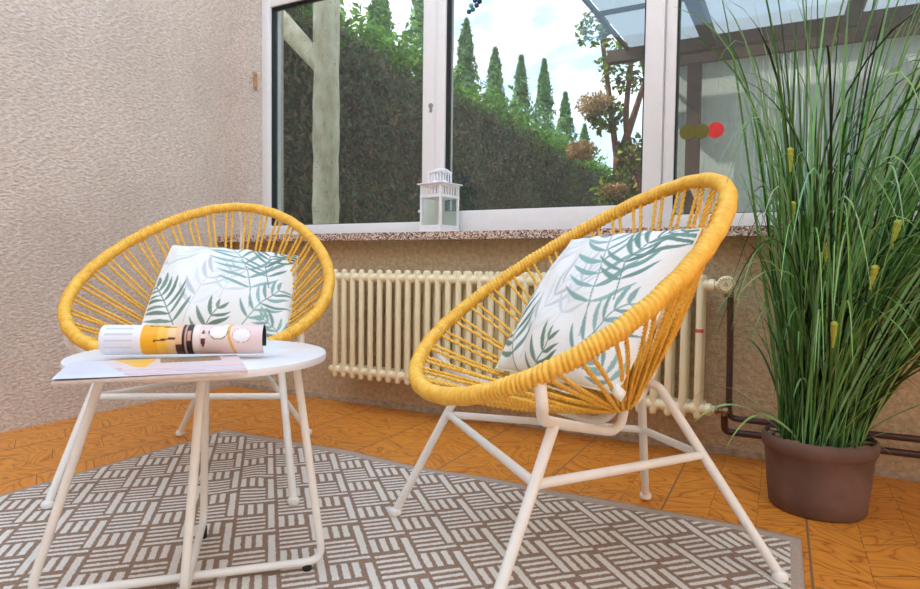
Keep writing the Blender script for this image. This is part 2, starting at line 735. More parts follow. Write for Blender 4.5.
def arc_table(n=2000):
    pts = [rim(2 * PI * i / n) for i in range(n + 1)]
    L = [0.0]
    for a, b in zip(pts, pts[1:]):
        L.append(L[-1] + (b - a).length)
    return L


ARC = arc_table()


def t_at(s):
    s = (s % 1.0) * ARC[-1]
    i = int(np.searchsorted(ARC, s))
    i = max(1, min(i, 2000))
    f = (s - ARC[i - 1]) / max(1e-9, ARC[i] - ARC[i - 1])
    return 2 * PI * (i - 1 + f) / 2000


def make_chair(label):
    ch = thing('lounge_chair', label, 'chair', group='yellow cord lounge chairs')
    # rope-wrapped rim
    n_r, per, seg = 250, 7, 18
    N = n_r * per
    P, T, Ns = frames([rim(t_at(i / N)) for i in range(N)], True)
    vs, fs = [], []
    for i in range(N):
        B = T[i].cross(Ns[i])
        for k in range(seg):
            a = 2 * PI * k / seg
            ph = (i / per + a / PI + 0.35 * math.sin(i / N * 2 * PI * 13) + 0.12 * math.sin(i / N * 2 * PI * 57)) % 1.0
            r = 0.0122 + 0.0054 * abs(math.sin(PI * ph)) ** 0.55 + 0.0007 * math.sin(i / N * 2 * PI * 31 + a)
            vs.append(P[i] + (Ns[i] * math.cos(a) + B * math.sin(a)) * r)
    for i in range(N):
        j = (i + 1) % N
        for k in range(seg):
            k2 = (k + 1) % seg
            fs.append((i * seg + k, i * seg + k2, j * seg + k2, j * seg + k))
    raw('rope_wrapped_rim', vs, fs, M_rope, ch)
    # cords, in pairs
    npairs = 36
    for p in range(npairs):
        for e in (-1, 1):
            t = t_at((p + 0.5) / npairs + e * 0.0044)
            a = rim(t)
            th = t + e * 0.06
            b = HUB + (H1 * math.sin(th) + H2 * math.cos(th)) * 0.036 + HN * (0.004 * e)
            d = (b - a).normalized()
            a = a + d * 0.006
            L = (b - a).length
            sag = 0.012 * math.sin(p * 2.3 + e)
            n = max(14, int(L / 0.0045))
            ref = Vector((0, 0, 1))
            nx = d.cross(ref).normalized()
            ny = d.cross(nx)
            bmc = bmesh.new()
            for k in (0, PI):
                pts = []
                for i in range(n + 1):
                    f = i / n
                    c = a + (b - a) * f + HN * (-0.012 + 0.3 * sag) * math.sin(PI * f) + nx * (0.0035 * math.sin(PI * f * 2 + p))
                    w_ = 2 * PI * f * L / 0.024 + k + p
                    pts.append(c + (nx * math.cos(w_) + ny * math.sin(w_)) * 0.0023)
                tube(bmc, pts, 0.0027, 5)
            obj('cord', bmc, M_rope, ch, angle=0)
    # hub ring under the cords
    bmr = bmesh.new()
    tube(bmr, [HUB + (H1 * math.cos(a) + H2 * math.sin(a)) * 0.036 for a in [2 * PI * k / 28 for k in range(28)]], 0.0065, 8, True)
    obj('hub_ring', bmr, M_rope, ch)
    R = 0.0105
    # supports from rim down and under to the hub
    SA = rim(math.radians(131))
    SB = rim(0)
    for s in (1, -1):
        bms = bmesh.new()
        pts = smooth_pts([(SA.x * s, SA.y, SA.z - .01), (SA.x * s - .003 * s, SA.y - .006, .418), (.283 * s, .222, .388), (.246 * s, .184, .370),
                          (.15 * s, .075, .330), (.070 * s, -.035, .294), (.046 * s, -.064, .288), (.030 * s, -.092, .297), (.018 * s, -.108, .322)], 7)
        tube(bms, pts, R, 12)
        obj('seat_support', bms, M_white_metal, ch)
    bms = bmesh.new()
    tube(bms, smooth_pts([(0, SB.y, SB.z - .012), (0, SB.y - .028, .78), (0, -.318, .70), (0, -.268, .57), (0, -.200, .415), (0, -.166, .352), (0, -.130, .330)], 7), 0.0085, 12)
    obj('back_spine', bms, M_white_metal, ch)
    # legs
    for s in (1, -1):
        bml = bmesh.new()
        foot = Vector((.317 * s, .350, .010))
        tube(bml, [foot, Vector((.247 * s, .184, .366))], R, 12)
        lg = obj('leg', bml, M_white_metal, ch)
        bmf = bmesh.new()
        lathe(bmf, [(0.012, 0.0), (0.0155, 0.003), (0.0165, 0.010), (0.014, 0.017), (0.009, 0.020)], 16, (foot.x, foot.y, 0.0))
        obj('foot_cap', bmf, M_white_metal, lg)
        bmf = bmesh.new()
    for s in (1, -1):
        bml = bmesh.new()
        foot = Vector((.237 * s, -.350, .010))
        k1 = Vector((.050 * s, -.199, .352))
        pts = [foot, foot.lerp(k1, 0.5)] + smooth_pts([foot.lerp(k1, 0.85), k1, (.034 * s, -.186, .376), (.012 * s, -.170, .383), (0, -.160, .372)], 6)
        tube(bml, pts, R, 12)
        lg = obj('leg', bml, M_white_metal, ch)
        bmf = bmesh.new()
        lathe(bmf, [(0.012, 0.0), (0.0155, 0.003), (0.0165, 0.010), (0.014, 0.017), (0.009, 0.020)], 16, (foot.x, foot.y, 0.0))
        obj('foot_cap', bmf, M_white_metal, lg)
    A, B = Vector((.264, .225, .268)), Vector((-.264, .225, .268))
    C_, D = Vector((-.111, -.247, .236)), Vector((.111, -.247, .236))
    for a, b in ((A, B), (B, C_), (C_, D), (D, A)):
        bms = bmesh.new()
        tube(bms, [a, b], 0.0092, 12)
        obj('stretcher', bms, M_white_metal, ch)
    return ch


def face_rot(fx, fy):
    # local +Y is the facing direction
    return math.atan2(fy, fx) - PI / 2


cl_chair = make_chair('yellow cord lounge chair by the left wall, behind the small white table')
# local x axis in the fit pointed to the sitter's right: mirror is harmless because the chair is symmetric
L_LOC, L_ROT = (1.0141, -0.9752, 0.0), -1.0138 - PI / 2
R_LOC, R_ROT = (2.2202, -1.0044, 0.0), -2.3482 - PI / 2
cl_chair.location = L_LOC
cl_chair.rotation_euler = (0, 0, L_ROT)
cr_chair = dup(cl_chair, R_LOC, R_ROT, 'yellow cord lounge chair seen side-on near the potted grass and radiator')
for cc, zz in ((cl_chair, 0.0066), (cr_chair, 0.0066)):
    cc.location.z = zz


# ------------------------------------------------------------------ cushions with palm print
def palm_print(n):
    g = np.linspace(0, 1, n)
    Ug, Vg = np.meshgrid(g, g)
    pts = np.stack([Ug.ravel(), Vg.ravel()], 1)
    colr = np.tile(np.array(lin(240, 239, 236)[:3]), (n * n, 1))
    r2 = np.random.RandomState(5)

    def stroke(a, b, w, c, op=1.0, bend=0.0):
        d = b - a
        L = np.hypot(*d)
        d = d / L
        nn = np.array([-d[1], d[0]])
        rel = pts - a
        t = rel @ d / L
        s = rel @ nn - bend * L * np.clip(t, 0, 1) * (1 - np.clip(t, 0, 1)) * 4
        half = w * np.clip(np.sin(PI * np.clip(t, 0, 1) ** 0.75), 0, 1) ** 0.8
        m = np.clip((half - np.abs(s)) / 0.0022 + 0.5, 0, 1) * ((t > 0) & (t < 1))
        m = m * op
        colr[:] = colr * (1 - m[:, None]) + np.array(c) * m[:, None]

    def frond(stem, n_l, ln, w, c, ang=55, op=1.0, sides=(1, -1), stemw=0.004):
        P = [np.array(p, float) for p in stem]
        cum = [0]
        for a, b in zip(P, P[1:]):
            cum.append(cum[-1] + np.hypot(*(b - a)))
        for a, b in zip(P, P[1:]):
            dd = b - a
            nv = np.array([-dd[1], dd[0]]) / np.hypot(*dd)
            rel = pts - a
            t = rel @ dd / (dd @ dd)
            s = np.abs(rel @ nv)
            m = np.clip((stemw - s) / 0.002 + .5, 0, 1) * ((t > -0.02) & (t < 1.02)) * op
            colr[:] = colr * (1 - m[:, None]) + np.array(c) * m[:, None]
        for k in range(n_l):
            f = 0.22 + 0.78 * k / (n_l - 1)
            s = f * cum[-1]
            i = min(len(P) - 2, int(np.searchsorted(cum, s, 'right')) - 1)
            p = P[i] + (P[i + 1] - P[i]) * (s - cum[i]) / (cum[i + 1] - cum[i])
            d = (P[i + 1] - P[i])
            d = d / np.hypot(*d)
            for sd in sides:
                a = math.radians(ang * (1.05 - 0.55 * f) + r2.uniform(-6, 6)) * sd
                e = np.array([d[0] * math.cos(a) - d[1] * math.sin(a), d[0] * math.sin(a) + d[1] * math.cos(a)])
                ll = ln * (0.75 + 0.5 * math.sin(PI * min(1, f * 0.95))) * r2.uniform(.85, 1.12) * (0.75 if f > .95 else 1)
                cv = np.array(c) * r2.uniform(0.82, 1.22)
                stroke(p, p + e * ll, w * r2.uniform(.8, 1.15), cv, op, bend=0.07 * sd)
    teal = np.array(lin(140, 172, 168)[:3])
    dark = np.array(lin(118, 150, 142)[:3])
    sage = np.array(lin(120, 144, 128)[:3])
    lite = np.array(lin(160, 192, 188)[:3])
    pale = np.array(lin(216, 221, 222)[:3])
    frond([(.28, .06), (.33, .30), (.40, .50), (.47, .68)], 7, .22, .015, pale, 46)
    frond([(.0, .52), (.08, .76), (.20, .95)], 6, .20, .014, pale, 46)
    frond([(.50, .26), (.55, .44), (.56, .60)], 5, .15, .012, pale, 50)
    frond([(.715, .22), (.70, .40), (.655, .58), (.575, .78), (.475, .95), (.42, .99)], 8, .235, .0165, teal, 64)
    frond([(.83, .44), (.775, .68), (.80, .85), (.91, .97)], 9, .20, .0145, dark, 56)
    frond([(.67, .04), (.72, .14), (.80, .28), (.90, .44)], 6, .165, .0140, teal, 54)
    frond([(.25, -.02), (.17, .14), (.10, .28), (.03, .42)], 7, .205, .0150, sage, 54)
    frond([(.40, -.08), (.44, .06), (.50, .17)], 4, .14, .014, sage, 56)
    frond([(.98, .00), (.92, .08), (.83, .13)], 5, .13, .013, teal, 56)
    return colr


PRINT_N = 190
PALM = palm_print(PRINT_N)
M_cloth = attr_mat('palm_print_cotton', 0.9, 0.1, bump=0.15, bscale=900)
M_back = basic('cream_cotton', lin(238, 234, 224), 0.9, var=0.02)


def cushion(label, chair_loc, chair_rot, c, be, ga, yaw, s, seed):
    th = thing('throw_pillow', label, 'cushion', group='palm leaf cushions')
    rot = Matrix.Rotation(chair_rot, 3, 'Z')
    e1 = Vector((1, 0, 0))
    e2 = Vector((0, -math.cos(be), math.sin(be)))
    Rz = Matrix.Rotation(yaw, 3, 'Z')
    e1, e2 = Rz @ e1, Rz @ e2
    a = e1 * math.cos(ga) + e2 * math.sin(ga)
    b = -e1 * math.sin(ga) + e2 * math.cos(ga)
    return th, rot, a, b


def build_cushion(label, chair, c, a, b, s, seed, thick=0.074):
    """a: viewer-left axis, b: up axis, in world space"""
    nrm = b.cross(a).normalized() * -1
    if nrm.dot(fwd) > 0:
        nrm = -nrm
    th = thing('throw_pillow', label, 'cushion', group='palm leaf cushions', loc=c)
    rs = np.random.RandomState(seed)
    ph = rs.uniform(0, 6, 6)

    def shape(u, v, side):
        x, y = u * 2 - 1, v * 2 - 1
        pin = 1 + 0.028 * (1 - y * y) * abs(x) ** 5     # edges drawn in between the corners
        pin2 = 1 - 0.012 * (1 - x * x) * abs(y) ** 3
        X = -x * s * pin
        Y = y * s * pin2
        h = max(0.0, (1 - x ** 2)) ** 0.52 * max(0.0, (1 - y ** 2)) ** 0.52
        edge = (1 - h)
        wr = 0.004 * math.sin(9 * x + 5 * y + ph[0]) * math.sin(6 * y - 4 * x + ph[1]) * h
        wr += 0.0035 * math.sin(17 * (x + .3 * y) + ph[2]) * edge * h * 3
        z = side * (thick * h * (0.95 + 0.1 * math.sin(2 * x + ph[3]) * math.cos(2 * y + ph[4])) + wr)
        p = a * X + b * Y + nrm * z
        return (p.x, p.y, p.z)

    for nm, n, side, mat, cols in (('printed_cover', PRINT_N, 1, M_cloth, PALM), ('cover_back', 48, -1, M_back, None)):
        vs = [shape(i / (n - 1), j / (n - 1), side) for j in range(n) for i in range(n)]
        fs = []
        for j in range(n - 1):
            for i in range(n - 1):
                q = j * n + i
                f = (q, q + 1, q + n + 1, q + n)
                fs.append(f if side > 0 else f[::-1])
        raw(nm, vs, fs, mat, th, cols)
    # seam welt
    loop = []
    m_ = 30
    for k in range(m_):
        loop.append((k / m_, 0))
    for k in range(m_):
        loop.append((1, k / m_))
    for k in range(m_):
        loop.append((1 - k / m_, 1))
    for k in range(m_):
        loop.append((0, 1 - k / m_))
    bmw = bmesh.new()
    tube(bmw, [shape(u, v, 1) for u, v in loop], 0.0024, 6, True)
    obj('seam', bmw, M_back, th)
    return th, shape


def chair_axes(loc, rot, c, be, ga, yaw):
    """fit frame: X points to the sitter's right (viewer's left)"""
    F = Vector((math.cos(rot + PI / 2), math.sin(rot + PI / 2), 0))
    X = Vector((F.y, -F.x, 0))

    def wv(p):
        return X * p[0] + F * p[1] + Vector((0, 0, p[2]))
    Rz = Matrix.Rotation(yaw, 3, 'Z')
    e1 = Rz @ Vector((1, 0, 0))
    e2 = Rz @ Vector((0, -math.cos(be), math.sin(be)))
    a = e1 * math.cos(ga) + e2 * math.sin(ga)
    b = -e1 * math.sin(ga) + e2 * math.cos(ga)
    return Vector(loc) + wv(c), wv(a), wv(b)


c, a, b = chair_axes(L_LOC, L_ROT, (-.024, -.046, .564), .712, .110, .215)
build_cushion('palm leaf cushion on the left chair, behind the magazine', cl_chair, c, a, b, 0.208, 1)
c, a, b = chair_axes(R_LOC, R_ROT, (.0, -.025, .572), .926, -.034, .204)
tp, shp = build_cushion('palm leaf cushion leaning in the right-hand chair near the potted grass', cr_chair, c, a, b, 0.200, 2)
# little white care label at the lower near corner
bm = bmesh.new()
p0 = Vector(shp(0.985, 0.02, 1))
q0 = (-a * 0.5 - b * 0.2).normalized()
nrm_ = b.cross(a).normalized()
pts = []
for k in range(7):
    f = k / 6
    pts.append(p0 + q0 * 0.038 * f + nrm_ * 0.010 * math.sin(f * 3))
rows = []
for p in pts:
    rows.append([bm.verts.new(p + b.normalized() * w_) for w_ in (-0.011, 0.011)])
for r1, r2_ in zip(rows, rows[1:]):
    bm.faces.new((r1[0], r1[1], r2_[1], r2_[0]))
o = obj('care_label', bm, M_back, tp)
o.modifiers.new('thick', 'SOLIDIFY').thickness = 0.0012

# ------------------------------------------------------------------ side table
TC = Vector((1.544, -1.457, 0))
ZT = 0.457
tbl = thing('side_table', 'small round white metal table in front of the left chair', 'table', (TC.x, TC.y, 0.007))
bm = bmesh.new()
rt = 0.252
lathe(bm, [(0.001, ZT - 0.006), (rt - 0.006, ZT - 0.006), (rt - 0.004, ZT - 0.016), (rt, ZT - 0.015), (rt + 0.0015, ZT - 0.006),
           (rt, ZT - 0.001), (rt - 0.003, ZT), (0.001, ZT)], 72)
obj('table_top', bm, M_table_top, tbl, angle=50)
ZG = 0.017
for (fa, fb, ka, kb, sh) in ((Vector((1.77, -1.342, 0)), Vector((1.385, -1.722, 0)), .23, .42, 0.0),
                         (Vector((1.414, -1.351, 0)), Vector((1.66, -1.60, 0)), .10, .25, 0.017)):
    a, b = fa - TC, fb - TC
    off = Vector((.886, .464, 0)) * sh
    ta = a * (1 - ka) + off * .5
    tb = b * (1 - kb) + off * 1.6
    ta.z = tb.z = ZT - 0.014
    a.z = b.z = ZG + (0.016 if fa.x < 1.6 else 0.0)
    pts = [ta] + round_corner(ta, a, b, 0.035) + round_corner(a, b, tb, 0.035) + [tb]
    bm = bmesh.new()
    tube(bm, pts, 0.0085, 12)
    lg = obj('leg', bm, M_white_metal, tbl)
    for p, q in ((a, b), (b, a)):
        bm = bmesh.new()
        e = p.lerp(q, 0.06)
        lathe(bm, [(0.009, 0.0), (0.010, 0.002), (0.010, e.z - 0.006), (0.006, e.z - 0.002)], 12, (e.x, e.y, 0.0))
        obj('glide', bm, M_black_rubber, lg)

# ------------------------------------------------------------------ magazine
mg = thing('magazine', 'open magazine with its pages rolled back, on the round white table', 'magazine', (0, 0, 0))
M_print = attr_mat('printed_paper', 0.45, 0.4)
# flat part: corners on the table (near-left, near-right, far-right, far-left)
MZ = ZT + 0.0076
cNL, cNR = Vector((1.645, -1.814, 0)), Vector((1.815, -1.591, 0))
ax = (cNR - cNL).normalized()
ay = Vector((-ax.y, ax.x, 0))
MW, MD = 0.283, 0.20
cNL = cNR - ax * MW
M_paper_edge = basic('paper_edges', lin(226, 218, 212), 0.7, var=0.04, scale=80)


def paint_flat(f, g):
    """f along the width 0..1, g from near edge to far edge 0..1"""
    c = lin(232, 210, 208)
    if g < 0.34:
        c = lin(230, 216, 220) if (g * 14 + 0.15 * math.sin(f * 5)) % 1 > 0.35 else lin(212, 176, 176)
    if f < 0.22 + 0.20 * (0.7 - g):
        c = lin(230, 230, 240) if (g * 40) % 1 > .25 or g < .2 else lin(206, 206, 216)
    elif f < 0.30 + 0.05 * g and g < .45:
        c = lin(220, 184, 184)
    if 0.40 < g and 0.24 + 0.25 * (1 - g) < f < 0.50 - 0.1 * (1 - g):
        c = lin(244, 190, 78)
    if g > 0.62 and 0.52 < f < 0.88:
        c = lin(120, 84, 66) if (f * 31 + g * 9) % 1 > 0.35 else lin(216, 190, 150)
    return c


nx, ny = 90, 60
vs, cs, fs = [], [], []
for j in range(ny + 1):
    for i in range(nx + 1):
        f, g = i / nx, j / ny
        p = cNL + ax * (MW * f) + ay * (MD * g)
        lift = 0.0035 * (1 - f) ** 2 * (1 - g) ** 2
        vs.append((p.x, p.y, MZ + 0.0056 + 0.002 * math.sin(g * 3) + lift))
        cs.append(paint_flat(f, g))
for j in range(ny):
    for i in range(nx):
        q = j * (nx + 1) + i
        fs.append((q, q + 1, q + nx + 2, q + nx + 1))
raw('open_page', vs, fs, M_print, mg, cs)
bm = bmesh.new()
nl = 9
for k in range(nl):
    z0 = MZ + 0.0052 * k / nl
    z1 = MZ + 0.0052 * (k + 0.86) / nl
    j = 0.0008 * math.sin(k * 5.1)
    co = [cNL - ax * j - ay * j, cNR + ax * j, cNR + ax * j + ay * MD, cNL - ax * j + ay * MD]
    lo = [bm.verts.new((p.x, p.y, z0)) for p in co]
    hi = [bm.verts.new((p.x, p.y, z1)) for p in co]
    bm.faces.new(lo[::-1])
    bm.faces.new(hi)
    for q in range(4):
        bm.faces.new((lo[q], lo[(q + 1) % 4], hi[(q + 1) % 4], hi[q]))
obj('page_block', bm, M_paper_edge, mg, smooth=False)
# rolled pages
RR = 0.0298
RZ = MZ + 0.0082 + RR
roll_c0 = Vector((1.463, -1.618, 0))
roll_L = 0.297
rax = (Vector((1.692, -1.444, 0)) - roll_c0).normalized()
ray_ = Vector((-rax.y, rax.x, 0))


def paint_roll(f, a):
    """f along the axis, a: 0 bottom front .. 1 over the top"""
    v = (math.sin(a * PI) + 0)
    if f < 0.235:
        c = lin(236, 236, 244)
        if 0.03 < f < 0.2 and (a * 34) % 1 < 0.28 and 0.25 < a < 0.75:
            c = lin(206, 206, 216)
        return c
    if f < 0.25:
        return lin(250, 240, 226)
    if f < 0.46:
        k = (f - 0.25) / 0.21
        c = (lin(246, 178, 34), lin(248, 196, 80), lin(244, 206, 150))[0 if k < .45 else (1 if k < .75 else 2)]
        if k > 0.35 and abs(a - 0.40 - 0.10 * (k - 0.35)) < 0.018 * (0.4 + k):
            c = lin(92, 48, 34)
        if k > 0.2 and abs(a - 0.78 + 0.05 * k) < 0.016:
            c = lin(130, 80, 60)
        return c
    if f < 0.50:
        return lin(238, 192, 150) if a > 0.32 else lin(90, 52, 46)
    if f < 0.565:
        k = (f - 0.50) / 0.065
        if 0.25 < k < 0.38 or (0.5 < k < 0.85 and 0.40 < a < 0.62):
            return lin(206, 160, 140)
        return lin(46, 34, 42)
    if f < 0.605:
        return lin(240, 226, 216)
    c = lin(236, 212, 208)
    ff = (f - 0.605) * roll_L
    aa = (a - 0.5) * RR * 3.6
    if abs(f - 0.628) < 0.016 * max(0, 1 - ((a - .45) / .20) ** 2):
        return lin(240, 226, 220) if abs(a - 0.5) < 0.05 else lin(98, 48, 52)
    d1 = math.hypot(f * roll_L - 0.722 * roll_L, aa - 0.010)
    if d1 < 0.016:
        return lin(246, 244, 240)
    if d1 < 0.0185 and aa < 0.012:
        return lin(138, 130, 70)
    if abs(f - 0.775) < 0.03 and 0.5 < a < 0.9:
        c = lin(244, 234, 226)
    if abs(f - 0.805 - 0.02 * math.cos(a * 5)) < 0.010:
        return lin(230, 176, 84)
    d2 = math.hypot(f * roll_L - 0.868 * roll_L, aa - 0.002)
    if d2 < 0.0165:
        return lin(243, 241, 242)
    if d2 < 0.0178:
        return lin(200, 150, 140)
    return c


na, nf = 66, 180
vs, cs, fs = [], [], []
for i in range(nf + 1):
    f = i / nf
    for k in range(na + 1):
        g = k / na
        an = -PI * 0.60 - g * PI * 1.62          # starts low at the near side, goes up and over
        r = RR * (1 - 0.07 * g)
        p = roll_c0 + rax * (roll_L * f)
        # near side is -ay
        v = Vector((p.x, p.y, RZ)) + ray_ * (r * math.cos(an)) * 1.05 + Vector((0, 0, r * math.sin(an) * -1 if False else 0))
        v.z = RZ + r * math.sin(an)
        vs.append(v)
        cs.append(paint_roll(f, min(1.0, g / 0.62)))
for i in range(nf):
    for k in range(na):
        q = i * (na + 1) + k
        fs.append((q, q + 1, q + na + 2, q + na + 1))
roll = raw('rolled_pages', vs, fs, M_print, mg, cs)
M_inner = basic('dark_teal_print', lin(24, 44, 50), 0.5, var=0.1)
vs, fs = [], []
for i in range(31):
    f = i / 30
    for k in range(na + 1):
        g = k / na
        an = -PI * 0.60 - g * PI * 1.62
        r = RR * (1 - 0.07 * g) - 0.0022
        p = roll_c0 + rax * (roll_L * f)
        v = Vector((p.x, p.y, RZ)) + ray_ * (r * math.cos(an)) * 1.05
        v.z = RZ + r * math.sin(an)
        vs.append(v)
for i in range(30):
    for k in range(na):
        q = i * (na + 1) + k
        fs.append((q, q + na + 1, q + na + 2, q + 1))
raw('inner_page', vs, fs, M_inner, mg)

# ------------------------------------------------------------------ radiator
rad = thing('radiator', 'long ivory column radiator under the window sill', 'radiator', (1.59, -0.115, 0.0))
NSEC, X0R, X1R, ZB, ZTOP = 33, 0.824, 2.377, 0.146, 0.638
pitch = (X1R - X0R) / (NSEC - 1)


def section_bm():
    bm = bmesh.new()
    for yy in (-0.022, 0.045):
        r = 0.0128
        prof = [(0.002, ZB), (0.008, ZB + 0.002), (0.0115, ZB + 0.006), (r, ZB + 0.014), (r, ZTOP - 0.014), (0.0115, ZTOP - 0.006), (0.008, ZTOP - 0.002), (0.002, ZTOP)]
        lathe(bm, prof, 14, (0, yy, 0))
    for zz in (ZB + 0.036, ZTOP - 0.036):
        h = pitch / 2
        lathe(bm, [(0.017, -h), (0.0205, -h * 0.55), (0.0205, h * 0.55), (0.017, h)], 16, (0, -0.014, zz), 'x', False)
        lathe(bm, [(0.017, -h), (0.0205, -h * 0.55), (0.0205, h * 0.55), (0.017, h)], 16, (0, 0.036, zz), 'x', False)
        add_box(bm, (-0.011, -0.014, zz - 0.017), (0.011, 0.036, zz + 0.017), 0.004)
    return bm


sec0 = obj('section', section_bm(), M_radiator, rad)
sec0.location = (X0R - 1.59, 0, 0)
for k in range(1, NSEC):
    s_ = sec0.copy()
    COL.objects.link(s_)
    s_.parent = rad
    s_.location = (X0R + pitch * k - 1.59, 0, 0)
xe = X1R - 1.59
for zz, ln in ((ZTOP - 0.036, 0.030), (ZB + 0.036, 0.030)):
    bm = bmesh.new()
    lathe(bm, [(0.019, 0.0), (0.021, 0.006), (0.021, 0.018), (0.015, 0.020), (0.014, ln)], 16, (xe + pitch / 2, -0.014, zz), 'x')
    obj('end_bushing', bm, M_radiator, rad)
    bm = bmesh.new()
    lathe(bm, [(0.014, 0.0), (0.016, 0.003), (0.016, 0.012), (0.010, 0.014)], 12, (X0R - 1.59 - pitch / 2 - 0.012, -0.014, zz), 'x')
    obj('end_plug', bm, M_radiator, rad)
# valve with dial
vx = 2.457 - 1.59
bm = bmesh.new()
lathe(bm, [(0.008, 0.0), (0.011, 0.004), (0.011, 0.022), (0.008, 0.026)], 12, (xe + 0.054, -0.014, ZTOP - 0.036), 'x')
lathe(bm, [(0.014, -0.022), (0.016, -0.01), (0.016, 0.02), (0.012, 0.03)], 14, (vx + 0.006, -0.014, ZTOP - 0.052), 'z')
obj('valve_body', bm, M_brass, rad)
bm = bmesh.new()
zc = ZTOP - 0.032
lathe(bm, [(0.016, 0.02), (0.026, 0.012), (0.029, 0.0), (0.029, -0.022), (0.026, -0.030), (0.019, -0.034), (0.018, -0.031), (0.001, -0.031)], 28, (vx, -0.014, zc), 'y')
vk = obj('valve_knob', bm, M_radiator, rad)
bm = bmesh.new()
for k in range(16):
    a_ = 2 * PI * k / 16
    p = Vector((vx + 0.0225 * math.cos(a_), -0.0475, zc + 0.0225 * math.sin(a_)))
    add_box(bm, p - Vector((.0016, .001, .0016)), p + Vector((.0016, .001, .0016)))
for k in range(3):
    a_ = 2 * PI * k / 3 + PI / 2
    a2 = 2 * PI * (k + 1) / 3 + PI / 2
    tube(bm, [(vx + 0.007 * math.cos(a_), -0.0455, zc + 0.007 * math.sin(a_)), (vx + 0.007 * math.cos(a2), -0.0455, zc + 0.007 * math.sin(a2))], 0.001, 6)
obj('dial_mark', bm, basic('dial_brown', lin(150, 120, 70), 0.5), vk, smooth=False)
bm = bmesh.new()
lathe(bm, [(0.007, 0.0), (0.012, 0.004), (0.012, 0.014), (0.008, 0.018), (0.008, 0.026), (0.015, 0.030), (0.015, 0.045), (0.006, 0.050)], 14,
      (xe + 0.05, -0.014, ZB + 0.036), 'x')
lathe(bm, [(0.008, 0.0), (0.008, -0.02), (0.005, -0.024)], 12, (xe + 0.086, -0.014, ZB + 0.030), 'y')
obj('return_valve', bm, M_brass, rad)
bm = bmesh.new()
lathe(bm, [(0.0133, -0.006), (0.0136, 0), (0.0133, 0.006)], 14, (xe, -0.022, 0.448), 'z', False)
obj('red_band', bm, basic('red_tape', lin(206, 96, 84), 0.5), rad)

# pipes
bm = bmesh.new()
pv = Vector((2.469, -0.125, 0.575))
p1 = Vector((2.474, -0.105, 0.155))
p2 = Vector((3.9, -0.085, 0.155))
tube(bm, [pv, Vector((2.472, -0.112, 0.4))] + round_corner((2.472, -0.112, 0.4), p1, p2, 0.03) + [p2], 0.0105, 12)
o = obj('heating_pipe', bm, M_brown_pipe)
tag(o, 'brown pipe dropping from the radiator valve and turning along the wall', 'pipe', 'brown heating pipes')
bm = bmesh.new()
q0 = Vector((2.462, -0.128, 0.176))
q1 = Vector((2.462, -0.104, 0.108))
q2 = Vector((3.9, -0.082, 0.108))
tube(bm, [q0] + round_corner(q0, q1, q2, 0.02) + [q2], 0.0112, 12)
o = obj('heating_pipe', bm, M_brown_pipe)
tag(o, 'lower brown pipe running along the wall just above the floor', 'pipe', 'brown heating pipes')

# ------------------------------------------------------------------ lantern on the sill
LC = Vector((1.290, -0.010, 0.802))
lan = thing('lantern', 'small white metal and glass lantern standing on the granite sill', 'lantern', LC, math.radians(-13))
hs = 0.0605
bm = bmesh.new()
add_box(bm, (-hs - .004, -hs - .004, 0), (hs + .004, hs + .004, 0.010), 0.002)
add_box(bm, (-hs, -hs, 0.010), (hs, hs, 0.020), 0.002)
obj('base', bm, M_lantern, lan, smooth=False)
bm = bmesh.new()
for sx in (-1, 1):
    for sy in (-1, 1):
        add_box(bm, (sx * hs - .005 * (1 + sx), sy * hs - .005 * (1 + sy), .018), (sx * hs + .005 * (1 - sx), sy * hs + .005 * (1 - sy), .205), 0.001)
for z0, z1 in ((.018, .030), (.148, .160), (.196, .206)):
    for s in (-1, 1):
        add_box(bm, (-hs, s * hs - .004 - .003 * s, z0), (hs, s * hs + .004 - .003 * s, z1))
        add_box(bm, (s * hs - .004 - .003 * s, -hs, z0), (s * hs + .004 - .003 * s, hs, z1))
for k in range(1, 7):
    x = -hs + 2 * hs * k / 7
    for s in (-1, 1):
        add_box(bm, (x - .0035, s * (hs - .003) - .002, .158), (x + .0035, s * (hs - .003) + .002, .198))
        add_box(bm, (s * (hs - .003) - .002, x - .0035, .158), (s * (hs - .003) + .002, x + .0035, .198))
obj('body_frame', bm, M_lantern, lan, smooth=False)
bm = bmesh.new()
add_box(bm, (-hs - .010, -hs - .010, .205), (hs + .010, hs + .010, .210), 0.001)
lathe(bm, [(hs * .8, .210), (hs * .66, .222), (hs * .62, .224)], 4, (0, 0, 0))
for v in bm.verts:
    pass
rf = obj('roof', bm, M_lantern, lan, smooth=False)
bm = bmesh.new()
hv = 0.034
for k in range(5):
    x = -hv + 2 * hv * k / 4
    for s in (-1, 1):
        add_box(bm, (x - .003, s * hv - .002, .215), (x + .003, s * hv + .002, .258))
        add_box(bm, (s * hv - .002, x - .003, .215), (s * hv + .002, x + .003, .258))
add_box(bm, (-hv - .004, -hv - .004, .256), (hv + .004, hv + .004, .264), 0.001)
obj('vent_crown', bm, M_lantern, rf, smooth=False)
bm = bmesh.new()
tube(bm, smooth_pts([(0.046, 0.02, .212), (0.047, 0.018, .245), (0.034, 0.012, .268), (0, 0.0, .276), (-0.034, -0.012, .268), (-0.047, -0.018, .245), (-0.046, -0.02, .212)], 5), 0.003, 8)
obj('handle', bm, M_lantern, lan)
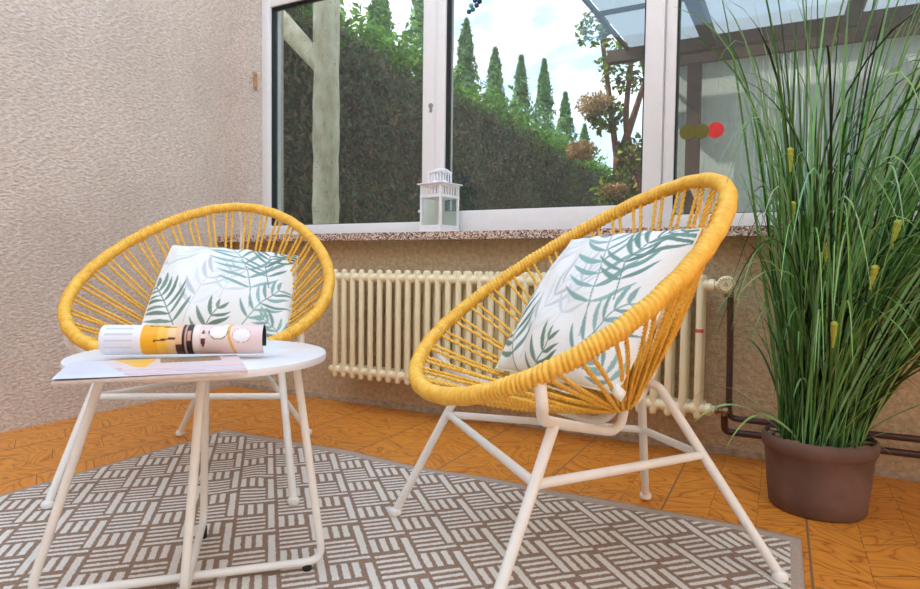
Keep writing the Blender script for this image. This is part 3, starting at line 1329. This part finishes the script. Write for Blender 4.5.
for k, (lo, hi) in enumerate((((-hs + .008, -hs + .002, .028), (hs - .008, -hs + .004, .150)), ((-hs + .008, hs - .004, .028), (hs - .008, hs - .002, .150)),
                              ((-hs + .002, -hs + .008, .028), (-hs + .004, hs - .008, .150)), ((hs - .004, -hs + .008, .028), (hs - .002, hs - .008, .150)))):
    bm = bmesh.new()
    add_box(bm, lo, hi)
    obj('glass_panel', bm, M_clear, lan, smooth=False)
bm = bmesh.new()
lathe(bm, [(0.003, 0), (0.006, .002), (0.006, .010), (0.003, .012)], 10, (-hs - .002, -hs - .001, .085), 'z')
obj('door_latch', bm, M_lantern, lan)

# ------------------------------------------------------------------ red sticker, its painted reflections and suncatcher on the glass
M_red = basic('red_vinyl', lin(222, 40, 40), 0.4)
M_olive = basic('olive_ghost', lin(104, 98, 18), 0.4)  # olive discs paint the red sticker's reflections in the glazing


def disc(x, z, y, r, mat, label):
    bm = bmesh.new()
    lathe(bm, [(0.0005, 0.0), (r, 0.0), (r, -0.0008), (0.0005, -0.0008)], 32, (x, y, z), 'y')
    o = obj('sticker_and_ghost_disc', bm, mat, smooth=False)
    tag(o, label, 'sticker', 'round stickers on the right window pane')


gy = YF - 0.004 + 0.024
disc(2.386, 1.166, gy - 0.0002, 0.029, M_red, 'round bright red sticker on the right window pane')
disc(2.338, 1.166, gy - 0.0010, 0.027, M_olive, 'olive ghost reflection of the red sticker, directly beside it')
disc(2.289, 1.168, gy - 0.0002, 0.029, M_olive, 'olive ghost reflection of the red sticker, nearest the white window post')
bm = bmesh.new()
for px_, pz in ((1.378, 1.755), (1.398, 1.762), (1.388, 1.782), (1.415, 1.778), (1.428, 1.792), (1.405, 1.802), (1.432, 1.815), (1.415, 1.826), (1.44, 1.838), (1.424, 1.848)):
    pass
bm.free()
sc = thing('suncatcher', 'small blue and teal bead ornament hanging before the middle pane', 'ornament', (1.425, 0.045, 1.745))
cols = [lin(60, 90, 150), lin(60, 150, 140), lin(150, 190, 205), lin(90, 60, 110), lin(30, 60, 70)]
cm = [basic('bead_colour_' + 'abcde'[i], c_, 0.15, 0.3) for i, c_ in enumerate(cols)]
for i, (dx, dz) in enumerate(((-.032, .004), (-.014, .010), (-.022, .028), (.004, .024), (.018, .038), (-.004, .046), (.022, .060), (.006, .070), (.028, .082), (.010, .092), (-.018, .062))):
    bm = bmesh.new()
    bmesh.ops.create_icosphere(bm, subdivisions=1, radius=0.0115, matrix=Matrix.Translation((dx, 0, dz)))
    obj('bead', bm, cm[i % 5], sc, smooth=False)
bm = bmesh.new()
tube(bm, [(0.01, 0, 0.09), (0.012, 0.006, 0.27)], 0.0007, 5)
obj('hanging_thread', bm, M_back, sc)

# small rusty wall bracket beside the window, and drilled holes above the sill
bm = bmesh.new()
add_box(bm, (0.1502, 0.018, 1.565), (0.156, 0.045, 1.655), 0.003)
for zz in (1.58, 1.64):
    lathe(bm, [(0.001, 0.156), (0.006, 0.156), (0.005, 0.160), (0.001, 0.160)], 10, (0, 0.031, zz), 'x')
o = obj('wall_bracket', bm, basic('rusty_tan_metal', lin(178, 140, 104), 0.6, var=0.15, scale=80))
tag(o, 'small rusty bracket on the wall edge left of the window', 'bracket')

# ------------------------------------------------------------------ potted grass
PC = Vector((2.722, -0.396, 0))
plant = thing('potted_grass', 'tall artificial reed grass in a brown clay pot on the tiles', 'plant', PC)
M_pot = basic('brown_clay', lin(106, 80, 71), 0.75, var=0.14, scale=9, bump=0.1, bscale=60)
bm = bmesh.new()
prof = [(0.002, 0.0), (0.112, 0.0), (0.119, 0.006), (0.124, 0.05), (0.130, 0.115), (0.134, 0.160), (0.137, 0.163), (0.141, 0.171), (0.143, 0.187), (0.140, 0.199),
        (0.135, 0.203), (0.129, 0.199), (0.127, 0.185), (0.126, 0.160), (0.002, 0.150)]
lathe(bm, prof, 56)
obj('pot', bm, M_pot, plant, angle=60)
bm = bmesh.new()
for k in range(260):
    r = 0.120 * math.sqrt(rnd.random())
    a_ = rnd.random() * 2 * PI
    m_ = Matrix.Translation((r * math.cos(a_), r * math.sin(a_), 0.176 + rnd.random() * 0.018)) @ Matrix.Rotation(rnd.random() * 6, 4, 'Z') @ \
        Matrix.Rotation(rnd.uniform(-.6, .6), 4, 'X') @ Matrix.Diagonal((rnd.uniform(.010, .022), rnd.uniform(.006, .012), rnd.uniform(.003, .006), 1))
    bmesh.ops.create_icosphere(bm, subdivisions=1, radius=1.0, matrix=m_)
lathe(bm, [(0.002, 0.152), (0.127, 0.162), (0.127, 0.176), (0.002, 0.180)], 32)
tag(obj('bark_mulch', bm, basic('bark', lin(150, 118, 92), 0.9, var=0.3, scale=60), plant), kind='stuff')

greens = [lin(48, 88, 40), lin(76, 126, 58), lin(108, 164, 88), lin(152, 202, 132), lin(34, 52, 28), lin(92, 134, 64), lin(130, 186, 124)]


def blade(vs, fs, cs, base, d, L, w, droop, col, n=16, bend_start=0.45, side=None, free=False):
    """a curved ribbon with a shallow fold"""
    p = Vector(base)
    d = Vector(d).normalized()
    hor = Vector((d.x, d.y, 0))
    if hor.length < 1e-3:
        hor = Vector((rnd.uniform(-1, 1), rnd.uniform(-1, 1), 0))
    hor.normalize()
    if side is not None:
        hor = side
    step = L / n
    start = len(vs)
    wdir = Vector((rnd.uniform(-1, 1), rnd.uniform(-1, 1), 0.1)).normalized()
    for i in range(n + 1):
        f = i / n
        wv = (wdir - d * wdir.dot(d)).normalized()
        nv = d.cross(wv)
        ww = w * (0.55 + 0.45 * min(1, f * 4)) * (1 - f ** 3.5) ** 0.8 + 0.0004
        k = col
        for sgn in (-1, 0, 1):
            v = p + wv * (ww * sgn) + nv * (0.25 * ww * (abs(sgn)))
            lim = (-0.135 if v.x + PC.x > 2.56 else -0.185) - PC.y
            v.y = min(v.y, lim)
            vs.append(v)
            cs.append(k)
        if PC.x + p.x < (2.47 if p.z < 1.2 else 2.36) and not free:
            del vs[start:], cs[start:]
            return False
        p = p + d * step
        if f > bend_start:
            g = (f - bend_start) / (1 - bend_start)
            d = (d + (hor * 0.6 - Vector((0, 0, 1))) * droop * g * step * 7).normalized()
        else:
            d = (d + hor * droop * 0.02).normalized()
    for i in range(n):
        for k in range(2):
            q = start + i * 3 + k
            fs.append((q, q + 1, q + 4, q + 3))


vs, fs, cs = [], [], []
camdir = (Vector((2.619, -2.349, 0)) - PC).normalized()
for k in range(950):
    r = 0.10 * math.sqrt(rnd.random())
    a_ = rnd.random() * 2 * PI
    base = (r * math.cos(a_), r * math.sin(a_), 0.18)
    tilt = abs(rnd.gauss(0, 0.21)) + 0.02
    az = a_ + rnd.gauss(0, 0.9)
    dx, dy = math.cos(az) * tilt + 0.045, math.sin(az) * tilt * 0.75 - 0.015
    if dx < 0:
        dx *= 0.68
    if dy > 0:
        dy *= 0.5
    kind = rnd.random()
    if kind < 0.34:
        L, w, dr = rnd.uniform(0.7, 1.42), rnd.uniform(.0018, .0042), rnd.uniform(0.1, 0.9)
    elif kind < 0.78:
        L, w, dr = rnd.uniform(0.6, 1.35), rnd.uniform(.0012, .0028), rnd.uniform(1.0, 3.2)
    else:
        L, w, dr = rnd.uniform(0.35, 0.85), rnd.uniform(.0012, .0030), rnd.uniform(0.3, 3.2)
    c_ = greens[rnd.choice((0, 0, 0, 1, 1, 2, 2, 3, 3, 3, 4, 4, 5, 6, 6, 6))]
    c_ = tuple(x * rnd.uniform(.8, 1.2) for x in c_[:3])
    blade(vs, fs, cs, base, (dx, dy, 1), L, w, dr, c_, 18, rnd.uniform(.3, .6))
# long wispy arching blades at the outside
for k in range(90):
    a_ = rnd.random() * 2 * PI
    base = (0.09 * math.cos(a_), 0.09 * math.sin(a_), 0.18)
    tl = rnd.uniform(.12, .26)
    dy = math.sin(a_) * tl * .5
    blade(vs, fs, cs, base, (math.cos(a_) * tl, min(dy, 0.06), 1), rnd.uniform(.7, 1.45), rnd.uniform(.0010, .0018), rnd.uniform(1.2, 2.6),
          greens[rnd.choice((0, 1, 3, 4, 6))][:3], 22, rnd.uniform(.3, .55))
# the few blades that hang over the pot rim
for (az, tl, L, w, c_) in ((3.5, .9, .30, .004, 3), (-.25, 1.3, .36, .003, 3), (-1.0, 1.6, .24, .003, 2), (3.9, .8, .42, .002, 1), (2.9, .8, .36, .002, 3), (-2.2, 1.0, .34, .0025, 3),
                           (0.0, .8, .5, .002, 6)):
    blade(vs, fs, cs, (0.08 * math.cos(az), 0.08 * math.sin(az), .19), (math.cos(az) * tl, math.sin(az) * tl, 1), L, w, 3.6, greens[c_][:3], 24, 0.25, None, True)
M_blade = attr_mat('grass_blades', 0.4, 0.4, transl=0.25)
raw('foliage', vs, fs, M_blade, plant, cs)
# reed spikes
M_spike = basic('yellow_green_reed', lin(180, 190, 74), 0.6, var=0.12, scale=90)
M_stalk = basic('green_stalk', lin(74, 116, 50), 0.6)
heads = [((0.045, -.07), (0.205, -.10, .86), .085), ((0.055, -.06), (.185, -.09, .98), .07), ((.06, -.05), (.235, -.08, .94), .08), ((.03, -.08), (.125, -.12, .74), .07),
         ((.02, -.09), (.085, -.13, .64), .06), ((-.06, -.07), (-.095, -.10, .93), .06), ((-.06, -.06), (-.085, -.09, .80), .055), ((-.02, -.09), (-.01, -.11, .70), .05),
         ((.01, -.09), (.012, -.115, .50), .07), ((.04, -.02), (.175, -.06, 1.12), .07)]
for (bx, by), tip, hl in heads:
    b_ = Vector((bx, by, 0.18))
    t_ = Vector((tip[0], tip[1] - 0.10, tip[2]))
    d_ = (t_ - b_).normalized()
    bm = bmesh.new()
    tube(bm, [b_, b_.lerp(t_, .5) + Vector((0, 0, .01)), t_], 0.0022, 6)
    st = obj('reed_stalk', bm, M_stalk, plant)
    bm = bmesh.new()
    nseg = 14
    pts = [t_ - d_ * (hl * 0.5) + d_ * (hl * i / nseg) for i in range(nseg + 1)]
    tube(bm, pts, lambda f: (0.0022 + 0.0062 * min(1, f * 1.25) ** 0.8) * (1 if f < .93 else .55) * (1 + 0.13 * math.sin(f * 30)), 9)
    obj('seed_head', bm, M_spike, st)

# ------------------------------------------------------------------ the garden beyond the glass
bm = bmesh.new()
add_box(bm, (-9, 0.24, -0.35), (9, 26, -0.15))
struct(obj('ground', bm, basic('lawn', lin(92, 110, 60), 0.95, var=0.2, scale=6), smooth=False))

M_leaf = attr_mat('leaves', 0.6, 0.25, transl=0.2)


def leaf_cloud(P, N, size, cols, seed, elong=2.2, jitter=0.6):
    """P,N: (n,3) positions and outward directions"""
    rs = np.random.RandomState(seed)
    n = len(P)
    nn = N + rs.normal(0, jitter, (n, 3))
    nn /= np.linalg.norm(nn, axis=1)[:, None]
    t = rs.normal(0, 1, (n, 3)) + np.array([0, 0, 0.8])
    t -= nn * (t * nn).sum(1)[:, None]
    t /= np.linalg.norm(t, axis=1)[:, None]
    b_ = np.cross(nn, t)
    s = size * rs.uniform(.6, 1.3, n)[:, None]
    L = t * s * elong
    Wd = b_ * s
    fold = nn * s * 0.25
    v = np.stack([P - L * .5, P + Wd * .5 + fold, P + L * .5, P - Wd * .5 + fold], 1).reshape(-1, 3)
    c = np.array([x[:3] for x in cols])[rs.randint(0, len(cols), n)] * rs.uniform(.7, 1.3, n)[:, None]
    c = np.repeat(c, 4, 0)
    f = np.arange(n * 4).reshape(n, 4)
    return v, f, c


HX, HY0, HY1, HZ = -1.0, 0.7, 17.0, 2.78
rs = np.random.RandomState(3)
n = 34000
yy = HY0 + (HY1 - HY0) * rs.rand(n) ** 1.5
zz = 0.2 + (HZ - 0.2) * rs.rand(n)
xx = HX + rs.normal(0, .05, n) + 0.05 * np.sin(yy * 3.1) + .04 * np.sin(zz * 5 + yy)
P = np.stack([xx, yy, zz], 1)
N = np.tile([1., 0, .15], (n, 1))
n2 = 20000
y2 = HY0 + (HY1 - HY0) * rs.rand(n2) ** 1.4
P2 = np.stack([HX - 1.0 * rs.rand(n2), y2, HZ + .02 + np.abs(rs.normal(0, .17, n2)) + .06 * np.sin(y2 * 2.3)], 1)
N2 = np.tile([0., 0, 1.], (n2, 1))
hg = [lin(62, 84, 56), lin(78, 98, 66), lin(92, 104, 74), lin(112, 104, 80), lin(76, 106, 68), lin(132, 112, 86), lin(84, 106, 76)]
hg_sunlit = [lin(120, 168, 70), lin(146, 186, 84), lin(104, 150, 72), lin(90, 134, 66)]  # top leaves: sunlight put into the colour as brighter greens
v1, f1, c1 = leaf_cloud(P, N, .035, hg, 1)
v2, f2, c2 = leaf_cloud(P2, N2, .045, hg_sunlit, 2)
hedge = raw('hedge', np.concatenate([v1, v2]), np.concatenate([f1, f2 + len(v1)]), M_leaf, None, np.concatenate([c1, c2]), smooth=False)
tag(hedge, 'long shaded evergreen hedge with sunlit top running away outside the window', 'hedge', kind='thing')
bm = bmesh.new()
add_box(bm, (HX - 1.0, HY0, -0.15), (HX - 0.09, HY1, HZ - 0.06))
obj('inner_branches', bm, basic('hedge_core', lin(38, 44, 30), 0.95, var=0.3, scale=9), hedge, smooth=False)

M_trunk = basic('dark_bark', lin(90, 68, 54), 0.9, var=0.2, scale=20, bump=0.3, bscale=40)


def conifer(x, y, h, r, seed, label):
    rs = np.random.RandomState(seed)
    n = 3600
    f = rs.rand(n) ** 0.8
    a = rs.rand(n) * 2 * PI
    rad_ = r * (1 - f) ** 0.8 * (0.55 + .45 * rs.rand(n)) * (1 + .20 * np.sin(f * 40 + 3 * np.sin(a * 2)) + .15 * np.sin(a * 3 + f * 9))
    P = np.stack([rad_ * np.cos(a), rad_ * np.sin(a), 0.8 + (h - .8) * f], 1)
    N = np.stack([np.cos(a), np.sin(a), .5 * np.ones(n)], 1)
    v, fc, c = leaf_cloud(P, N, .055, [lin(120, 164, 110), lin(140, 180, 124), lin(100, 146, 100)], seed, 3.0)
    t = thing('conifer_tree', label, 'tree', (x, y, -0.15), group='conifers behind the hedge')
    raw('foliage', v, fc, M_leaf, t, c, smooth=False)
    bm = bmesh.new()
    tube(bm, [(0, 0, 0), (0, 0, h * .6)], lambda q: .06 * (1 - .7 * q), 8)
    obj('trunk', bm, M_trunk, t)


CON = [(-3.0, 4.2, 5.0, .95), (-3.0, 5.6, 5.2, .85), (-3.1, 7.1, 6.0, 1.15), (-3.1, 8.7, 5.7, .75), (-3.1, 10.1, 5.6, .75), (-3.1, 11.6, 5.9, .75), (-3.1, 13.2, 6.3, .8),
       (-3.1, 15.0, 5.9, .85), (-3.1, 17.0, 5.4, .85)]
desc = ['conifer rising behind the pale post in the left pane', 'conifer between the pale post and the white window post, beyond the hedge',
        'broad conifer mostly hidden by the white window post', 'tallest-looking conifer under the bead ornament in the middle pane', 'second conifer right of the white window post, middle pane',
        'third conifer right of the white window post, middle pane', 'fourth conifer right of the white window post, middle pane',
        'fifth conifer right of the white window post, near the hedge end', 'smallest conifer at the far end of the hedge']
for i, (x, y, h, r) in enumerate(CON):
    conifer(x, y, h, r, 40 + i, desc[i])

# pale timber post with a diagonal brace
post = thing('timber_post', 'pale peeling round post with diagonal brace outside the left pane', 'post', (-0.19, 1.0, -0.15))
M_pale, npl, bpl = new_mat('peeling_pale_wood')
tcp = npl.node('ShaderNodeTexCoord')
pn = npl.noise(npl.mapping(tcp.outputs['Object'], (1, 1, .45)), 16, 4, .6)
pk = npl.noise(tcp.outputs['Object'], 46, 2)
cp = npl.ramp(pn, [(.35, lin(196, 182, 152)), (.55, lin(226, 214, 186)), (.70, lin(236, 226, 204))])
npl.link(npl.mix(npl.ramp(pk, [(.28, (1, 1, 1, 1)), (.34, (0, 0, 0, 1))]), cp, lin(110, 92, 70)), bpl.inputs['Base Color'])
bpl.inputs['Roughness'].default_value = 0.85
npl.link(npl.bump(pn, .5, .01), bpl.inputs['Normal'])
bm = bmesh.new()
pts = smooth_pts([(0, 0, 0), (.004, 0, .7), (-.006, .01, 1.3), (.004, 0, 2.0), (0, 0, 3.1)], 8)
tube(bm, pts, lambda f: 0.089 + .003 * math.sin(f * 30) + .003 * math.sin(f * 71), 18)
obj('post_shaft', bm, M_pale, post)
bm = bmesh.new()
tube(bm, [(-.03, -.02, 2.17), (-.20, -.02, 2.34), (-.36, -.03, 2.50), (-.62, -.04, 2.76)], lambda f: .060 + .02 * f, 14)
obj('diagonal_brace', bm, M_pale, post)

# covered terrace roof at the right
pg = thing('pergola', 'pergola with translucent roof panels and brown beams outside the right pane', 'pergola', (2.4, 1.5, -0.15))
M_beam = basic('dark_brown_beam', lin(84, 64, 52), 0.7, var=0.15, scale=12)
M_poly, npn, bp = new_mat('polycarbonate')
tcx = npn.node('ShaderNodeTexCoord')
sx_ = npn.node('ShaderNodeSeparateXYZ')
npn.link(tcx.outputs['Object'], sx_.inputs[0])
rib = (V(npn, sx_.outputs[0]) * 80.0).mod(1.0)
npn.link(npn.mix(rib.gt(0.86), lin(226, 230, 234), lin(190, 198, 206)), bp.inputs['Base Color'])
bp.inputs['Roughness'].default_value = 0.4
trn = npn.node('ShaderNodeBsdfTranslucent')
trn.inputs[0].default_value = lin(214, 219, 226)
mxs = npn.node('ShaderNodeMixShader')
mxs.inputs[0].default_value = 0.6
npn.link(bp.outputs[0], mxs.inputs[1])
npn.link(trn.outputs[0], mxs.inputs[2])
npn.link(mxs.outputs[0], M_poly.node_tree.nodes['Material Output'].inputs[0])


def roof_z(y):
    return 2.42 + 0.06 * (y - 1.5)     # above the floor, local z gets +0.15


xr = [1.42, 2.06, 3.0, 3.9]
for x0_, x1_ in zip(xr, xr[1:]):
    bm = bmesh.new()
    vsl = []
    for dz in (0, .012):
        for (x, y) in ((x0_ + .02, .5), (x1_ - .02, .5), (x1_ - .02, 3.0), (x0_ + .02, 3.0)):
            vsl.append(bm.verts.new((x - 2.4, y - 1.5, roof_z(y) + .15 + dz)))
    for f in ((0, 3, 2, 1), (4, 5, 6, 7), (0, 1, 5, 4), (1, 2, 6, 5), (2, 3, 7, 6), (3, 0, 4, 7)):
        bm.faces.new([vsl[i] for i in f])
    obj('roof_panel', bm, M_poly, pg, smooth=False)
for x in xr:
    bm = bmesh.new()
    vsl = []
    hw = .012 if x < 1.5 else .045
    for dz in (-.09 if x > 1.5 else -.03, .0):
        for (xx_, y) in ((x - hw, .5), (x + hw, .5), (x + hw, 3.05), (x - hw, 3.05)):
            vsl.append(bm.verts.new((xx_ - 2.4, y - 1.5, roof_z(y) + .15 + dz)))
    for f in ((0, 3, 2, 1), (4, 5, 6, 7), (0, 1, 5, 4), (1, 2, 6, 5), (2, 3, 7, 6), (3, 0, 4, 7)):
        bm.faces.new([vsl[i] for i in f])
    obj('rafter', bm, M_beam, pg, smooth=False)
bm = bmesh.new()
add_box(bm, (1.25 - 2.4, 2.90 - 1.5, 2.40 + .15), (3.95 - 2.4, 2.98 - 1.5, 2.50 + .15))
obj('cross_beam', bm, M_beam, pg, smooth=False)
bm = bmesh.new()
add_box(bm, (1.4 - 2.4, 1.95 - 1.5, 2.42 + .15), (3.95 - 2.4, 1.98 - 1.5, 2.446 + .15))
obj('cross_beam', bm, M_beam, pg, smooth=False)
for x in (1.77, 1.95, 3.85):
    bm = bmesh.new()
    add_box(bm, (x - .05 - 2.4, 2.88 - 1.5, 0), (x + .05 - 2.4, 2.98 - 1.5, 2.45))
    obj('pergola_post', bm, M_beam, pg, smooth=False)
sg = thing('screen_panel', 'grey ribbed screen wall under the pergola outside the right pane', 'screen', (2.9, 3.1, -0.15))
bm = bmesh.new()
for k in range(46):
    x = 1.74 + k * 0.0465 - 2.9
    add_box(bm, (x, 0, 0), (x + .045, .02, 2.54))
obj('ribbed_sheet', bm, basic('grey_sheet', lin(222, 226, 220), 0.5, var=0.04), sg, smooth=False)
bm = bmesh.new()
add_box(bm, (1.73 - 2.9, -.03, 2.50), (3.9 - 2.9, .04, 2.58))
obj('top_rail', bm, M_beam, sg, smooth=False)

# dark garden shed wall closing the view behind the climbing shrub
bm = bmesh.new()
add_box(bm, (0.9, 4.6, -0.15), (2.1, 4.75, 2.0))
o = obj('garden_fence', bm, basic('dark_green_boards', lin(38, 46, 40), 0.8, var=0.2, scale=8), smooth=False)
tag(o, 'dark fence panel standing behind the climbing shrub', 'fence')

# climbing shrub
sh = thing('climbing_shrub', 'climbing shrub with tan dry flower clusters at the middle pane right edge', 'shrub', (1.27, 3.36, -0.15))
sh.scale = (1.22, 1.22, 1.14)
bm = bmesh.new()
for pts in (((.06, 0, 0), (.05, .02, .9), (-.02, 0, 1.55), (-.09, .02, 2.05), (-.16, 0, 2.6)), ((.05, .02, .9), (.13, .0, 1.4), (.03, .03, 1.9), (.10, .0, 2.7)), ((-.02, 0, 1.55), (.1, -.05, 1.9), (.2, 0, 2.3))):
    tube(bm, smooth_pts(pts, 6), lambda f: .03 * (1 - .6 * f) + .004, 8)
obj('stem', bm, basic('red_brown_bark', lin(128, 86, 70), 0.9, var=0.2, scale=30), sh)
rs = np.random.RandomState(9)
PP = []
for cx, cy_, cz, rr, n in ((-.02, 0, 1.30, .20, 420), (.12, .02, 1.62, .18, 320), (-.12, 0, 1.95, .16, 260), (.05, 0, 2.35, .26, 420), (-.22, 0, 2.65, .14, 160), (.14, 0, 1.0, .2, 300), (.02, 0, 2.85, .2, 200), (.0, .1, .75, .25, 250)):
    q = rs.normal(0, 1, (n, 3))
    q /= np.linalg.norm(q, axis=1)[:, None]
    PP.append(np.array([cx, cy_, cz]) + q * rr * (0.5 + .5 * rs.rand(n, 1)))
PP = np.concatenate(PP)
v, f, c = leaf_cloud(PP, PP - np.array([0, 0, 1.7]), .038, [lin(110, 146, 56), lin(146, 166, 70), lin(84, 120, 52), lin(190, 172, 84), lin(66, 92, 48)], 10, 1.4)
raw('foliage', v, f, M_leaf, sh, c, smooth=False)
for k, (cx, cy_, cz, rr) in enumerate(((-.17, -.1, 2.02, .13), (-.27, -.1, 1.66, .105), (.0, -.12, 1.33, .085))):
    q = rs.normal(0, 1, (700, 3))
    q /= np.linalg.norm(q, axis=1)[:, None]
    P_ = np.array([cx, cy_, cz]) + q * np.array([1.25, 1, .8]) * rr * (.35 + .65 * rs.rand(700, 1))
    v, f, c = leaf_cloud(P_, q, .013, [lin(196, 160, 110), lin(176, 136, 92), lin(214, 184, 140)], 20 + k, 3.5)
    raw('dry_cluster', v, f, M_leaf, sh, c, smooth=False)
